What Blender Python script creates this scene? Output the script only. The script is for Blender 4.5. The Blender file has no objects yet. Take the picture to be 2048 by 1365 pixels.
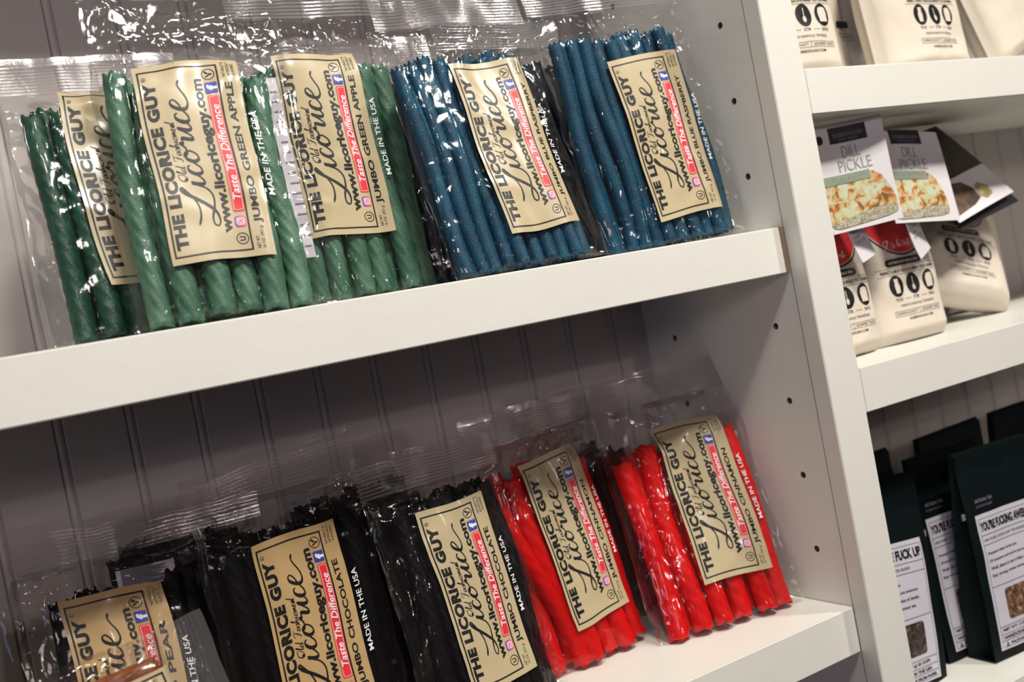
import bpy, bmesh, math
import numpy as np
from mathutils import Matrix, Vector

SC = bpy.context.scene
COL = SC.collection
RAD = math.radians
rng = np.random.default_rng(7)

# ------------------------------------------------------------------ camera
YAW, PITCH, ROLL, FPX = 0.5258, -0.0267, -0.1896, 2053.2
CAM = Vector((-0.6260, -0.5921, -0.0280))
F = Vector((math.sin(YAW)*math.cos(PITCH), math.cos(YAW)*math.cos(PITCH), math.sin(PITCH)))
R0 = Vector((math.cos(YAW), -math.sin(YAW), 0)); U0 = R0.cross(F)
c_, s_ = math.cos(ROLL), math.sin(ROLL)
RX = c_*R0 + s_*U0; UX = -s_*R0 + c_*U0
cam_d = bpy.data.cameras.new('camera'); cam = bpy.data.objects.new('camera', cam_d); COL.objects.link(cam)
cam.matrix_world = Matrix(((RX.x, UX.x, -F.x, CAM.x), (RX.y, UX.y, -F.y, CAM.y), (RX.z, UX.z, -F.z, CAM.z), (0, 0, 0, 1)))
cam_d.sensor_width = 36.0; cam_d.lens = FPX/2048*36.0; cam_d.clip_start = 0.02; cam_d.clip_end = 50
cam_d.dof.use_dof = True; cam_d.dof.focus_distance = 0.74; cam_d.dof.aperture_fstop = 7.0
SC.camera = cam

# ------------------------------------------------------------------ light
world = bpy.data.worlds.new('room'); SC.world = world; world.use_nodes = True
bg = world.node_tree.nodes['Background']; bg.inputs[0].default_value = (0.50, 0.28, 0.21, 1); bg.inputs[1].default_value = 0.045

def area(name, loc, target, size, power, color, size_y=None):
    l = bpy.data.lights.new(name, 'AREA'); l.energy = power; l.color = color; l.size = size
    if size_y: l.shape = 'RECTANGLE'; l.size_y = size_y
    o = bpy.data.objects.new(name, l); COL.objects.link(o)
    d = Vector(target) - Vector(loc); o.location = loc
    o.rotation_euler = d.to_track_quat('-Z', 'Y').to_euler(); return o
area('ceiling_lamp', (-0.15, -1.05, 1.50), (-0.1, 0.0, 0.0), 0.32, 33, (1.0, 0.965, 0.87))
area('ceiling_lamp', (-0.95, -1.10, 1.40), (-0.3, 0.0, 0.0), 0.12, 6, (1.0, 0.95, 0.86))
area('ceiling_lamp', (0.85, -1.05, 1.35), (0.1, 0.0, 0.0), 0.12, 18, (1.0, 0.96, 0.88))
area('far_lamp', (-1.9, -2.5, 0.62), (-0.3, 0.1, -0.1), 0.45, 9, (1.0, 0.83, 0.80))
area('far_lamp', (0.25, -2.6, 0.66), (-0.3, 0.1, -0.1), 0.07, 4.5, (1.0, 0.87, 0.85))
area('far_lamp', (1.75, -2.2, 0.66), (-0.1, 0.1, -0.1), 0.06, 3.2, (1.0, 0.87, 0.85))
area('shop_window', (-2.3, -1.5, 0.10), (-0.2, 0.1, -0.1), 0.14, 3.2, (0.42, 0.54, 1.0), 0.9)
SC.view_settings.view_transform = 'Standard'; SC.view_settings.look = 'None'
SC.view_settings.exposure = -0.14; SC.view_settings.gamma = 1.0; SC.view_settings.use_curve_mapping = False
try:
    SC.cycles.transparent_max_bounces = 40; SC.cycles.max_bounces = 10; SC.cycles.diffuse_bounces = 2
except Exception: pass

# ------------------------------------------------------------------ materials
MATS = {}
def principled(name, col, rough=0.5, spec=0.5, coat=0.0, bump=None, metal=0.0, sss=0.0, var=None):
    if name in MATS: return MATS[name]
    m = bpy.data.materials.new(name); m.use_nodes = True; nt = m.node_tree; b = nt.nodes['Principled BSDF']
    b.inputs['Base Color'].default_value = (*col, 1); b.inputs['Roughness'].default_value = rough
    b.inputs['Specular IOR Level'].default_value = spec; b.inputs['Coat Weight'].default_value = coat
    b.inputs['Coat Roughness'].default_value = 0.12; b.inputs['Metallic'].default_value = metal
    if sss:
        b.inputs['Subsurface Weight'].default_value = sss; b.inputs['Subsurface Radius'].default_value = (col[0]+.05, col[1]+.05, col[2]+.05)
        b.inputs['Subsurface Scale'].default_value = 0.006
    tc = nt.nodes.new('ShaderNodeTexCoord')
    if bump:
        scale, strength, dist = bump
        n = nt.nodes.new('ShaderNodeTexNoise'); n.inputs['Scale'].default_value = scale; n.inputs['Detail'].default_value = 4
        nt.links.new(tc.outputs['Object'], n.inputs['Vector'])
        bm = nt.nodes.new('ShaderNodeBump'); bm.inputs['Strength'].default_value = strength; bm.inputs['Distance'].default_value = dist
        nt.links.new(n.outputs['Fac'], bm.inputs['Height']); nt.links.new(bm.outputs['Normal'], b.inputs['Normal'])
    if var:
        scale, col2 = var
        n = nt.nodes.new('ShaderNodeTexNoise'); n.inputs['Scale'].default_value = scale; n.inputs['Detail'].default_value = 3
        nt.links.new(tc.outputs['Object'], n.inputs['Vector'])
        r = nt.nodes.new('ShaderNodeValToRGB'); r.color_ramp.elements[0].position = .35; r.color_ramp.elements[1].position = .68
        r.color_ramp.elements[0].color = (*col, 1); r.color_ramp.elements[1].color = (*col2, 1)
        nt.links.new(n.outputs['Fac'], r.inputs['Fac']); nt.links.new(r.outputs['Color'], b.inputs['Base Color'])
    MATS[name] = m; return m

def film_mat(name='clear_film', haze=0.005, tint=(0.985, 0.985, 0.985), gain=0.62, rough=0.09):
    if name in MATS: return MATS[name]
    m = bpy.data.materials.new(name); m.use_nodes = True; nt = m.node_tree
    for n in list(nt.nodes): nt.nodes.remove(n)
    out = nt.nodes.new('ShaderNodeOutputMaterial'); tr = nt.nodes.new('ShaderNodeBsdfTransparent'); tr.inputs[0].default_value = (*tint, 1)
    gl = nt.nodes.new('ShaderNodeBsdfGlossy'); gl.inputs['Roughness'].default_value = rough; gl.inputs[0].default_value = (1, 1, 1, 1)
    df = nt.nodes.new('ShaderNodeBsdfDiffuse'); df.inputs[0].default_value = (0.85, 0.84, 0.86, 1)
    fr = nt.nodes.new('ShaderNodeFresnel'); fr.inputs['IOR'].default_value = 1.5
    mul = nt.nodes.new('ShaderNodeMath'); mul.operation = 'MULTIPLY'; mul.inputs[1].default_value = gain; mul.use_clamp = True
    mn = nt.nodes.new('ShaderNodeMath'); mn.operation = 'MINIMUM'; mn.inputs[1].default_value = 0.34
    mx = nt.nodes.new('ShaderNodeMixShader'); mx2 = nt.nodes.new('ShaderNodeMixShader'); mx2.inputs[0].default_value = haze
    tc = nt.nodes.new('ShaderNodeTexCoord'); n = nt.nodes.new('ShaderNodeTexNoise'); n.inputs['Scale'].default_value = 95; n.inputs['Detail'].default_value = 3
    n.inputs['Distortion'].default_value = 1.5
    bm = nt.nodes.new('ShaderNodeBump'); bm.inputs['Strength'].default_value = 0.2; bm.inputs['Distance'].default_value = 0.0008
    L = nt.links.new
    L(tc.outputs['Object'], n.inputs['Vector']); L(n.outputs['Fac'], bm.inputs['Height']); L(bm.outputs['Normal'], gl.inputs['Normal']); L(bm.outputs['Normal'], fr.inputs['Normal'])
    L(fr.outputs[0], mul.inputs[0]); L(tr.outputs[0], mx2.inputs[1]); L(df.outputs[0], mx2.inputs[2])
    L(mul.outputs[0], mn.inputs[0]); L(mn.outputs[0], mx.inputs[0]); L(mx2.outputs[0], mx.inputs[1]); L(gl.outputs[0], mx.inputs[2]); L(mx.outputs[0], out.inputs[0])
    MATS[name] = m; return m

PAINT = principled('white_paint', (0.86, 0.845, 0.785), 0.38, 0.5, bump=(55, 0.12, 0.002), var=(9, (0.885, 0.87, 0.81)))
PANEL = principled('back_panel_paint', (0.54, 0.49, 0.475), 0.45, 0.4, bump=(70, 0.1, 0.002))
RAW = principled('raw_board', (0.22, 0.145, 0.09), 0.7, 0.2, bump=(120, 0.3, 0.001))
FILM = film_mat()
SEAL = film_mat('crimped_film', haze=0.05, tint=(0.94, 0.925, 0.93), gain=1.0, rough=0.16)
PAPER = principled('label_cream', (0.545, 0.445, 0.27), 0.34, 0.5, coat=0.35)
PAPER_DIM = principled('label_cream_dimmed', (0.53, 0.355, 0.165), 0.34, 0.5, coat=0.35)  # cream label paper with dim warm light painted into its tone
INK = principled('ink_black', (0.012, 0.012, 0.014), 0.4, 0.4)
RED = principled('ink_red', (0.80, 0.035, 0.045), 0.35, 0.5)
WHITE = principled('ink_white', (0.86, 0.86, 0.88), 0.5, 0.3)
BLUE = principled('ink_blue', (0.045, 0.06, 0.42), 0.35, 0.5)
GREYT = principled('nutrition_paper', (0.66, 0.62, 0.68), 0.6, 0.2)
GREYINK = principled('ink_grey', (0.25, 0.22, 0.27), 0.6, 0.2)
CANDY = {
 'green': principled('green_licorice', (0.050, 0.150, 0.090), 0.42, 0.4, bump=(700, .35, .0012), sss=.2, var=(45, (0.115, 0.250, 0.170))),
 'dark_green': principled('shaded_green_licorice', (0.006, 0.050, 0.030), 0.42, 0.35, bump=(700, .35, .0012), var=(45, (0.014, 0.080, 0.046))),  # green candy of the rear bag, shade put into its colour
 'blue': principled('blue_licorice', (0.0, 0.045, 0.100), 0.40, 0.3, bump=(900, .5, .0014), var=(60, (0.0, 0.085, 0.155))),
 'navy': principled('shaded_blue_licorice', (0.001, 0.004, 0.014), 0.45, 0.2, bump=(700, .3, .001)),  # blue candy darkened to paint the shade of the second row
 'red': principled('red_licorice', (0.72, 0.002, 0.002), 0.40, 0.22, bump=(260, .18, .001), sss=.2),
 'maroon': principled('shaded_red_licorice', (0.035, 0.002, 0.002), 0.5, 0.15, bump=(260, .18, .001)),  # red candy with the second row's shade in its colour
 'chocolate': principled('chocolate_licorice', (0.0025, 0.0018, 0.0028), 0.5, 0.15, bump=(500, .35, .0012)),
 'caramel': principled('caramel_licorice', (0.24, 0.075, 0.025), 0.4, 0.4, bump=(500, .35, .0012)),
}

def icon_mat():
    m = bpy.data.materials.new('camera_icon_gradient'); m.use_nodes = True; nt = m.node_tree; b = nt.nodes['Principled BSDF']; b.inputs['Roughness'].default_value = .35
    tc = nt.nodes.new('ShaderNodeTexCoord'); sx = nt.nodes.new('ShaderNodeSeparateXYZ'); r = nt.nodes.new('ShaderNodeValToRGB')
    nt.links.new(tc.outputs['Generated'], sx.inputs[0]); nt.links.new(sx.outputs['X'], r.inputs[0]); nt.links.new(r.outputs[0], b.inputs['Base Color'])
    e = r.color_ramp.elements; e[0].color = (.14, .06, .5, 1); e[1].color = (.9, .22, .12, 1); k = e.new(.5); k.color = (.72, .06, .28, 1)
    return m
ICON = icon_mat()

# ------------------------------------------------------------------ mesh helpers
def mesh_obj(name, verts, faces, mat, parent=None, smooth=False, M=None):
    me = bpy.data.meshes.new(name)
    verts = np.asarray(verts, dtype=np.float64)
    if isinstance(faces, np.ndarray):
        nf, k = faces.shape
        me.vertices.add(len(verts)); me.vertices.foreach_set('co', verts.astype(np.float32).ravel())
        me.loops.add(nf*k); me.loops.foreach_set('vertex_index', faces.astype(np.int32).ravel())
        me.polygons.add(nf); me.polygons.foreach_set('loop_start', np.arange(nf, dtype=np.int32)*k)
        me.update(calc_edges=True); me.validate()
    else:
        me.from_pydata([tuple(v) for v in verts], [], [tuple(f) for f in faces])
    if smooth: me.polygons.foreach_set('use_smooth', [True]*len(me.polygons))
    me.materials.append(mat)
    o = bpy.data.objects.new(name, me); COL.objects.link(o)
    if parent: o.parent = parent
    if M is not None: o.matrix_world = M
    return o
def bm_obj(name, bm, mat, parent=None, smooth=False):
    me = bpy.data.meshes.new(name); bm.to_mesh(me); bm.free(); me.materials.append(mat)
    if smooth: me.polygons.foreach_set('use_smooth', [True]*len(me.polygons))
    o = bpy.data.objects.new(name, me); COL.objects.link(o)
    if parent: o.parent = parent
    return o
def box_bm(x0, x1, y0, y1, z0, z1, bev=0.0008, bm=None, seg=2):
    own = bm is None; b = bmesh.new()
    bmesh.ops.create_cube(b, size=1)
    for v in b.verts: v.co = Vector(((x0+x1)/2+v.co.x*(x1-x0), (y0+y1)/2+v.co.y*(y1-y0), (z0+z1)/2+v.co.z*(z1-z0)))
    if bev: bmesh.ops.bevel(b, geom=b.edges[:], offset=bev, segments=seg, affect='EDGES')
    return b
def box(name, dims, mat, parent=None, bev=0.0008):
    return bm_obj(name, box_bm(*dims, bev=bev), mat, parent)
def grid_faces(nv, nu, off=0, flip=False):
    i = np.arange(nv-1)[:, None]*nu + np.arange(nu-1)[None, :] + off
    q = np.stack([i, i+1, i+nu+1, i+nu], -1).reshape(-1, 4)
    return q[:, ::-1] if flip else q
def empty(name, label, cat, M=None, loc=None, group=None):
    o = bpy.data.objects.new(name, None); COL.objects.link(o); o.empty_display_size = .02
    if M is not None: o.matrix_world = M
    if loc is not None: o.location = loc
    tag(o, label, cat, group); return o
def tag(o, label, cat, group=None):
    o['label'] = label; o['category'] = cat
    if group: o['group'] = group
    return o
def frame(x, y, z, yaw, lean, roll):
    ya, le, ro = map(RAD, (yaw, lean, roll))
    cy, sy, cl, sl, cr, sr = math.cos(ya), math.sin(ya), math.cos(le), math.sin(le), math.cos(ro), math.sin(ro)
    Rz = Matrix(((cy, -sy, 0), (sy, cy, 0), (0, 0, 1))); Rx = Matrix(((1, 0, 0), (0, cl, sl), (0, -sl, cl))); Ry = Matrix(((cr, 0, sr), (0, 1, 0), (-sr, 0, cr)))
    M = (Rz @ Rx @ Ry).to_4x4(); M.translation = Vector((x, y, z)); return M

# smooth value noise, vectorised
def vnoise(x, y, seed):
    xi = np.floor(x).astype(np.int64); yi = np.floor(y).astype(np.int64); fx = x-xi; fy = y-yi
    fx = fx*fx*(3-2*fx); fy = fy*fy*(3-2*fy)
    def h(a, b):
        n = (a*374761393 + b*668265263 + seed*1442695041) & 0x7fffffff
        n = ((n ^ (n >> 13))*1274126177) & 0x7fffffff
        return ((n ^ (n >> 16)) & 0xffff)/32767.5-1
    return (h(xi, yi)*(1-fx)+h(xi+1, yi)*fx)*(1-fy)+(h(xi, yi+1)*(1-fx)+h(xi+1, yi+1)*fx)*fy

# ------------------------------------------------------------------ flat print templates (millimetres, text upright)
def text_bm(s, x0, x1, y0, y1, bold=0.0, shear=0.0, cell=2.6, sp=1.0):
    cu = bpy.data.curves.new('t', 'FONT'); cu.body = s; cu.offset = bold; cu.shear = shear; cu.space_character = sp; cu.resolution_u = 3
    o = bpy.data.objects.new('t', cu); COL.objects.link(o)
    dg = bpy.context.evaluated_depsgraph_get(); dg.update(); me = bpy.data.meshes.new_from_object(o.evaluated_get(dg))
    bm = bmesh.new(); bm.from_mesh(me); bpy.data.objects.remove(o); bpy.data.curves.remove(cu); bpy.data.meshes.remove(me)
    xs = [v.co.x for v in bm.verts]; ys = [v.co.y for v in bm.verts]
    a, b, c, d = min(xs), max(xs), min(ys), max(ys)
    for v in bm.verts: v.co = Vector((x0+(v.co.x-a)/(b-a)*(x1-x0), y0+(v.co.y-c)/(d-c)*(y1-y0), 0))
    cut(bm, cell); return bm
def cut(bm, cell):
    bmesh.ops.remove_doubles(bm, verts=bm.verts, dist=1e-5)
    xs = [v.co.x for v in bm.verts]; ys = [v.co.y for v in bm.verts]
    for ax, lo, hi in ((0, min(xs), max(xs)), (1, min(ys), max(ys))):
        k = math.ceil(lo/cell)*cell
        while k < hi:
            co = Vector((k, 0, 0)) if ax == 0 else Vector((0, k, 0)); no = Vector((1, 0, 0)) if ax == 0 else Vector((0, 1, 0))
            bmesh.ops.bisect_plane(bm, geom=bm.verts[:]+bm.edges[:]+bm.faces[:], plane_co=co, plane_no=no); k += cell
def T_of(*bms):
    V, Fc = [], []
    for bm in bms:
        bm.verts.index_update(); bm.verts.ensure_lookup_table(); off = len(V); V += [(v.co.x, v.co.y) for v in bm.verts]
        Fc += [[l.vert.index+off for l in f.loops] for f in bm.faces]; bm.free()
    return np.array(V), Fc
def poly_bm(pts, cell=2.6):
    bm = bmesh.new(); f = bm.faces.new([bm.verts.new((p[0], p[1], 0)) for p in pts]); f.normal_update()
    if f.normal.z < 0: f.normal_flip()
    bmesh.ops.triangulate(bm, faces=bm.faces[:]); cut(bm, cell); return bm
def rect_bm(x0, x1, y0, y1, cell=2.6): return poly_bm([(x0, y0), (x1, y0), (x1, y1), (x0, y1)], cell)
def rrect(x0, x1, y0, y1, r, n=5):
    p = []
    for cx, cy, a0 in ((x1-r, y1-r, 0), (x0+r, y1-r, 90), (x0+r, y0+r, 180), (x1-r, y0+r, 270)):
        p += [(cx+r*math.cos(RAD(a0+90*k/n)), cy+r*math.sin(RAD(a0+90*k/n))) for k in range(n+1)]
    return p
def ring_bm(outer, inner, cell=2.6):
    bm = bmesh.new(); n = len(outer); A = [bm.verts.new((*p, 0)) for p in outer]; B = [bm.verts.new((*p, 0)) for p in inner]
    for k in range(n): bm.faces.new((A[k], A[(k+1) % n], B[(k+1) % n], B[k]))
    cut(bm, cell); return bm
def circ(cx, cy, rx, ry=None, n=28, rot=0):
    ry = ry or rx; c, s = math.cos(rot), math.sin(rot)
    return [(cx+rx*math.cos(2*math.pi*k/n)*c-ry*math.sin(2*math.pi*k/n)*s, cy+rx*math.cos(2*math.pi*k/n)*s+ry*math.sin(2*math.pi*k/n)*c) for k in range(n)]
def frame_bm(x0, x1, y0, y1, t): return ring_bm([(x0, y0), (x1, y0), (x1, y1), (x0, y1)], [(x0+t, y0+t), (x1-t, y0+t), (x1-t, y1-t), (x0+t, y1-t)])
def stroke_bm(pts, w0, w1=None, sub=6):
    w1 = w0 if w1 is None else w1
    P = [np.array(p, float) for p in pts]; P = [2*P[0]-P[1]]+P+[2*P[-1]-P[-2]]; C = []
    for i in range(1, len(P)-2):
        for k in range(sub):
            t = k/sub; C.append(.5*((2*P[i])+(-P[i-1]+P[i+1])*t+(2*P[i-1]-5*P[i]+4*P[i+1]-P[i+2])*t*t+(-P[i-1]+3*P[i]-3*P[i+1]+P[i+2])*t**3))
    C.append(P[-2]); C = np.array(C); d = np.gradient(C, axis=0); d /= np.linalg.norm(d, axis=1)[:, None]+1e-9
    w = w0+(w1-w0)*np.clip(-d[:, 1], 0, 1); w[:2] *= (.4, .8); w[-2:] *= (.8, .4)
    nrm = np.stack([-d[:, 1], d[:, 0]], 1)*w[:, None]/2
    bm = bmesh.new(); A = [bm.verts.new((*p, 0)) for p in C+nrm]; B = [bm.verts.new((*p, 0)) for p in C-nrm]
    for k in range(len(A)-1): bm.faces.new((A[k], B[k], B[k+1], A[k+1]))
    return bm

def licorice_script():
    S = [[(24, 8), (30, 6.3), (37, 6.5), (44, 9.5), (49, 13), (51, 14.6), (50, 15.6), (47, 13.4), (42, 7), (37, 1), (32, -3.5), (26, -5), (22.5, -3.6), (24, -1.2), (29, -1), (36, -3), (43, -3.2), (48, -.5), (51, 4), (53.3, 8), (51.5, 2.5), (52.6, .1), (55.5, 1.2), (59.5, 5)],
         [(65.3, 6.4), (64.5, 8), (61.5, 7.4), (58.8, 3.7), (59.5, .3), (63, .5), (67.5, 4.6)],
         [(73.5, 8), (69.8, 6.8), (67.5, 3), (69, .1), (72.5, 1), (75.2, 4.5), (74.3, 7.5), (72.3, 8), (74.3, 6), (78, 6.5), (80.6, 8.8), (81, 7), (84.2, 6.8), (83, 3), (82.8, .4), (85, .8), (88, 4), (91.2, 8), (89.2, 2.4), (90.2, 0), (93, 1), (97, 4.6)],
         [(101.5, 6.4), (100.7, 8), (97.7, 7.4), (95, 3.7), (95.7, .3), (99.2, .5), (103.5, 3.2), (108, 5), (111, 7.6), (110, 9.6), (107, 8.8), (104.3, 5), (103.8, 1), (107, -.9), (112, -.2), (117, 2.2), (121, 3.6), (124.5, 2.6)]]
    b = [stroke_bm(p, 1.05, 2.5) for p in S]
    b += [poly_bm(circ(56, 10.6, 1.15, n=10)), poly_bm(circ(93.5, 10.8, 1.15, n=10))]
    return b
SMALL = {'O': (5, [[(2.6, 5), (.8, 4), (.3, 2), (1.3, .2), (3.3, .6), (4.6, 3), (4, 5), (2.4, 4.4)]]), 'l': (2, [[(0, 1), (1.5, 3.6), (2, 5.2), (1.2, 5), (.9, 1), (1.5, 0), (2.4, 1)]]),
 'd': (3, [[(2.2, 2.2), (.9, 2), (.4, .7), (1.1, 0), (2.2, 1.2), (3.4, 5.2), (2.5, 1), (2.8, 0), (3.6, .8)]]), 'F': (4.4, [[(.2, 3.8), (1.2, 5), (3, 4.6), (5, 5)], [(3.2, 4.7), (2.2, 1.2), (1, 0), (0, .7)], [(1.4, 2.4), (3.8, 2.7)]]),
 'a': (3, [[(2.4, 2.2), (1, 2), (.4, .7), (1.1, 0), (2.2, 1.2), (2.6, 2.2), (2.3, .4), (3.3, .8)]]), 's': (2.2, [[(0, .8), (1.4, 2.4), (1.9, .9), (1.2, 0), (.3, .3)], [(1.2, 0), (2.4, .8)]]),
 'h': (3.2, [[(0, 1), (1.4, 3.6), (1.9, 5.2), (1.1, 4.6), (.6, 0), (1.3, 1.8), (2.2, 2.1), (2.2, .4), (3.3, .8)]]), 'i': (1.8, [[(0, .8), (.8, 2.2), (.7, .4), (1.8, .8)], [(1.1, 3.3), (1.3, 3.6)]]),
 'o': (2.8, [[(1.6, 2.2), (.5, 1.6), (.5, .3), (1.6, .1), (2.2, 1.4), (1.6, 2.2), (3, 2)]]), 'n': (3.4, [[(.3, 2.2), (.3, 0), (.9, 1.7), (1.5, 2), (1.4, .2), (2, 1.7), (2.6, 2), (2.5, .4), (3.5, .8)]]),
 'e': (2.4, [[(.3, .9), (1.6, 1.5), (1.4, 2.3), (.6, 1.6), (.6, .2), (1.5, 0), (2.5, .8)]]), ' ': (3.4, [])}
def small_script(s, x0, y0, sc):
    out = []; x = 0
    for ch in s:
        w, st = SMALL[ch]
        for p in st: out.append(stroke_bm([(x0+(x+q[0]+q[1]*.25)*sc, y0+q[1]*sc) for q in p], .38, .72, sub=3))
        x += w*.96
    return out

LW, LL = 63.6, 139.0
def by(b, h): return (-b-h, -b)           # text y-range for letters whose tops are at label column b
def tmpl_common():
    T = {}
    T['border'] = (INK, T_of(ring_bm([(4.2, -50.6), (134.5, -50.6), (134.5, -2.2), (4.2, -2.2)], [(5.3, -49.5), (133.4, -49.5), (133.4, -3.3), (5.3, -3.3)])), 1)
    T['title_lettering'] = (INK, T_of(text_bm('THE LICORICE GUY', 9, 125.5, -12.0, -4.4, bold=.062, sp=1.1), text_bm('R', 127.8, 129.1, -6.4, -4.9), ring_bm(circ(128.5, -5.6, 1.4, n=14), circ(128.5, -5.6, 1.15, n=14))), 1)
    sb = licorice_script()
    for bm in sb:
        for v in bm.verts: v.co.y -= 28.5
    T['script_lettering'] = (INK, T_of(*sb, *small_script('Old Fashioned', 54, -18.9, 1.08)), 1)
    T['web_address'] = (INK, T_of(text_bm('www.licoriceguy.com', 17, 125, -42.0, -33.6, bold=.04)), 1)
    T['red_banner'] = (RED, T_of(poly_bm(rrect(31, 112, -49.3, -42.2, 1.2))), 2)
    T['banner_lettering'] = (WHITE, T_of(text_bm('Taste The Difference', 39, 105, -48.1, -43.4, bold=.016, shear=.22), ring_bm(rrect(31.9, 111.1, -48.7, -42.8, .9), rrect(32.15, 110.85, -48.45, -43.05, .8))), 3)
    T['thumb_icon'] = (BLUE, T_of(poly_bm(rrect(113.6, 121.4, -48.8, -41.4, .6))), 2)
    T['icon_lettering'] = (WHITE, T_of(text_bm('f', 115.6, 119.6, -48.8, -42.4, bold=.05)), 3)
    T['camera_icon'] = (ICON, T_of(poly_bm(rrect(20.3, 27.8, -48.9, -42.0, 1.8))), 2)
    T['camera_outline'] = (WHITE, T_of(ring_bm(rrect(21.6, 26.5, -47.9, -43.0, 1.4), rrect(22.2, 25.9, -47.3, -43.6, 1.0)), ring_bm(circ(24.05, -45.45, 1.35, n=16), circ(24.05, -45.45, .8, n=16)), poly_bm(circ(25.3, -44.2, .3, n=8))), 3)
    T['kosher_symbol'] = (INK, T_of(ring_bm(circ(12.5, -45, 3.9), circ(12.5, -45, 3.3)), text_bm('U', 11, 14, -46.9, -43.2, bold=.03)), 1)
    T['leaf_symbol'] = (INK, T_of(ring_bm(circ(127.5, -44.6, 4.0), circ(127.5, -44.6, 3.45)), stroke_bm([(125.6, -42.6), (127.0, -44.8), (127.6, -46.9), (128.3, -44), (129.6, -42.4)], .4, .9), poly_bm(circ(128.8, -43.4, 1.5, .75, 12, .9)), poly_bm(circ(126.2, -43.9, 1.2, .5, 10, -1.0))), 1)
    T['weight_lettering'] = (INK, T_of(text_bm('NET WT.', 5, 13.5, -55.2, -53, bold=0), text_bm('16 OZ. (453 g)', 5, 20, -58.8, -56.2)), 1)
    T['small_print'] = (INK, T_of(text_bm('NATURALLY &', 124, 136.5, -54.8, -52.8), text_bm('ARTIFICIALLY', 124, 136.5, -57.8, -55.8), text_bm('FLAVORED', 125, 135, -60.8, -58.8)), 1)
    T['origin_lettering'] = (WHITE, T_of(text_bm('MADE IN THE USA', 42, 101, -70.6, -66.4, bold=.012)), 2)
    return T
TPL = tmpl_common()
FLAV = {'green': 'JUMBO GREEN APPLE', 'blue': 'JUMBO BLUE RASPBERRY', 'red': 'JUMBO CINNAMON', 'chocolate': 'JUMBO CHOCOLATE', 'caramel': 'JUMBO PEAR'}
FT = {}
for k, s in FLAV.items():
    a1 = {'green': 120, 'blue': 117, 'red': 108, 'chocolate': 112, 'caramel': 113}[k]
    FT[k] = (INK, T_of(text_bm(s, 22, a1, -59.6, -53.6 if k != 'blue' else -54.8, bold=.03)), 1)

# ------------------------------------------------------------------ bag of licorice
class HF:
    def __init__(s, us, vs, A): s.us, s.vs, s.A = us, vs, A
    def __call__(s, u, v):
        iu = np.clip(np.interp(u, s.us, np.arange(len(s.us))), 0, len(s.us)-1.001); iv = np.clip(np.interp(v, s.vs, np.arange(len(s.vs))), 0, len(s.vs)-1.001)
        a = iu.astype(int); b = iv.astype(int); fa = iu-a; fb = iv-b; A = s.A
        return (A[b, a]*(1-fa)+A[b, a+1]*fa)*(1-fb)+(A[b+1, a]*(1-fa)+A[b+1, a+1]*fa)*fb

def make_twist(path, R, turns, lobes, nr, nc, phase, flat=0.12):
    # path: nr x 3 (u, w, v)
    th = np.linspace(0, 2*np.pi, nc, endpoint=False)[None, :]; s = np.linspace(0, 1, nr)[:, None]
    ph = th + turns*2*np.pi*s + phase
    r = R*(1-flat+flat*np.abs(np.cos(lobes*ph/2))**.6)
    u = path[:, 0:1]+r*np.cos(th); w = path[:, 1:2]+r*np.sin(th)*.95; v = np.repeat(path[:, 2:3], nc, 1).copy()
    v[0] += 0.0012*np.sin(lobes*ph[0]); v[-1] += 0.0016*np.sin(lobes*ph[-1]+1)
    V = np.stack([u, w, v], -1).reshape(-1, 3)
    i = np.arange(nr-1)[:, None]*nc; j = np.arange(nc)[None, :]; j2 = (j+1) % nc
    Fq = np.stack([i+j, i+j2, i+nc+j2, i+nc+j], -1).reshape(-1, 4)
    ca, cb = len(V), len(V)+1
    V = np.vstack([V, [path[0, 0], path[0, 1], path[0, 2]+.001], [path[-1, 0], path[-1, 1], path[-1, 2]-.0015]])
    jj = np.arange(nc); k2 = (jj+1) % nc; o = (nr-1)*nc
    capA = np.stack([np.full(nc, ca), k2, jj], -1); capB = np.stack([np.full(nc, cb), o+jj, o+k2], -1)
    return V, [tuple(x) for x in Fq.tolist()]+[tuple(x) for x in capA.tolist()]+[tuple(x) for x in capB.tolist()]

def creases(U, V, seed, n, amp, wid, Wf, Hf, vlo=0.0, vhi=None):
    r = np.random.default_rng(seed); out = np.zeros_like(U); vhi = vhi or Hf
    for _ in range(n):
        p = (r.uniform(-Wf/2, Wf/2), r.uniform(vlo, vhi)); a = r.uniform(0, np.pi); L = r.uniform(.012, .045); w = wid*r.uniform(.5, 1.8)
        dx = (U-p[0])*math.cos(a)+(V-p[1])*math.sin(a); dy = -(U-p[0])*math.sin(a)+(V-p[1])*math.cos(a)
        out += amp*r.uniform(.4, 1.2)*np.clip(1-np.abs(dy)/w, 0, 1)*np.clip(1-(dx/L)**2, 0, 1)
    return out

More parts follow.
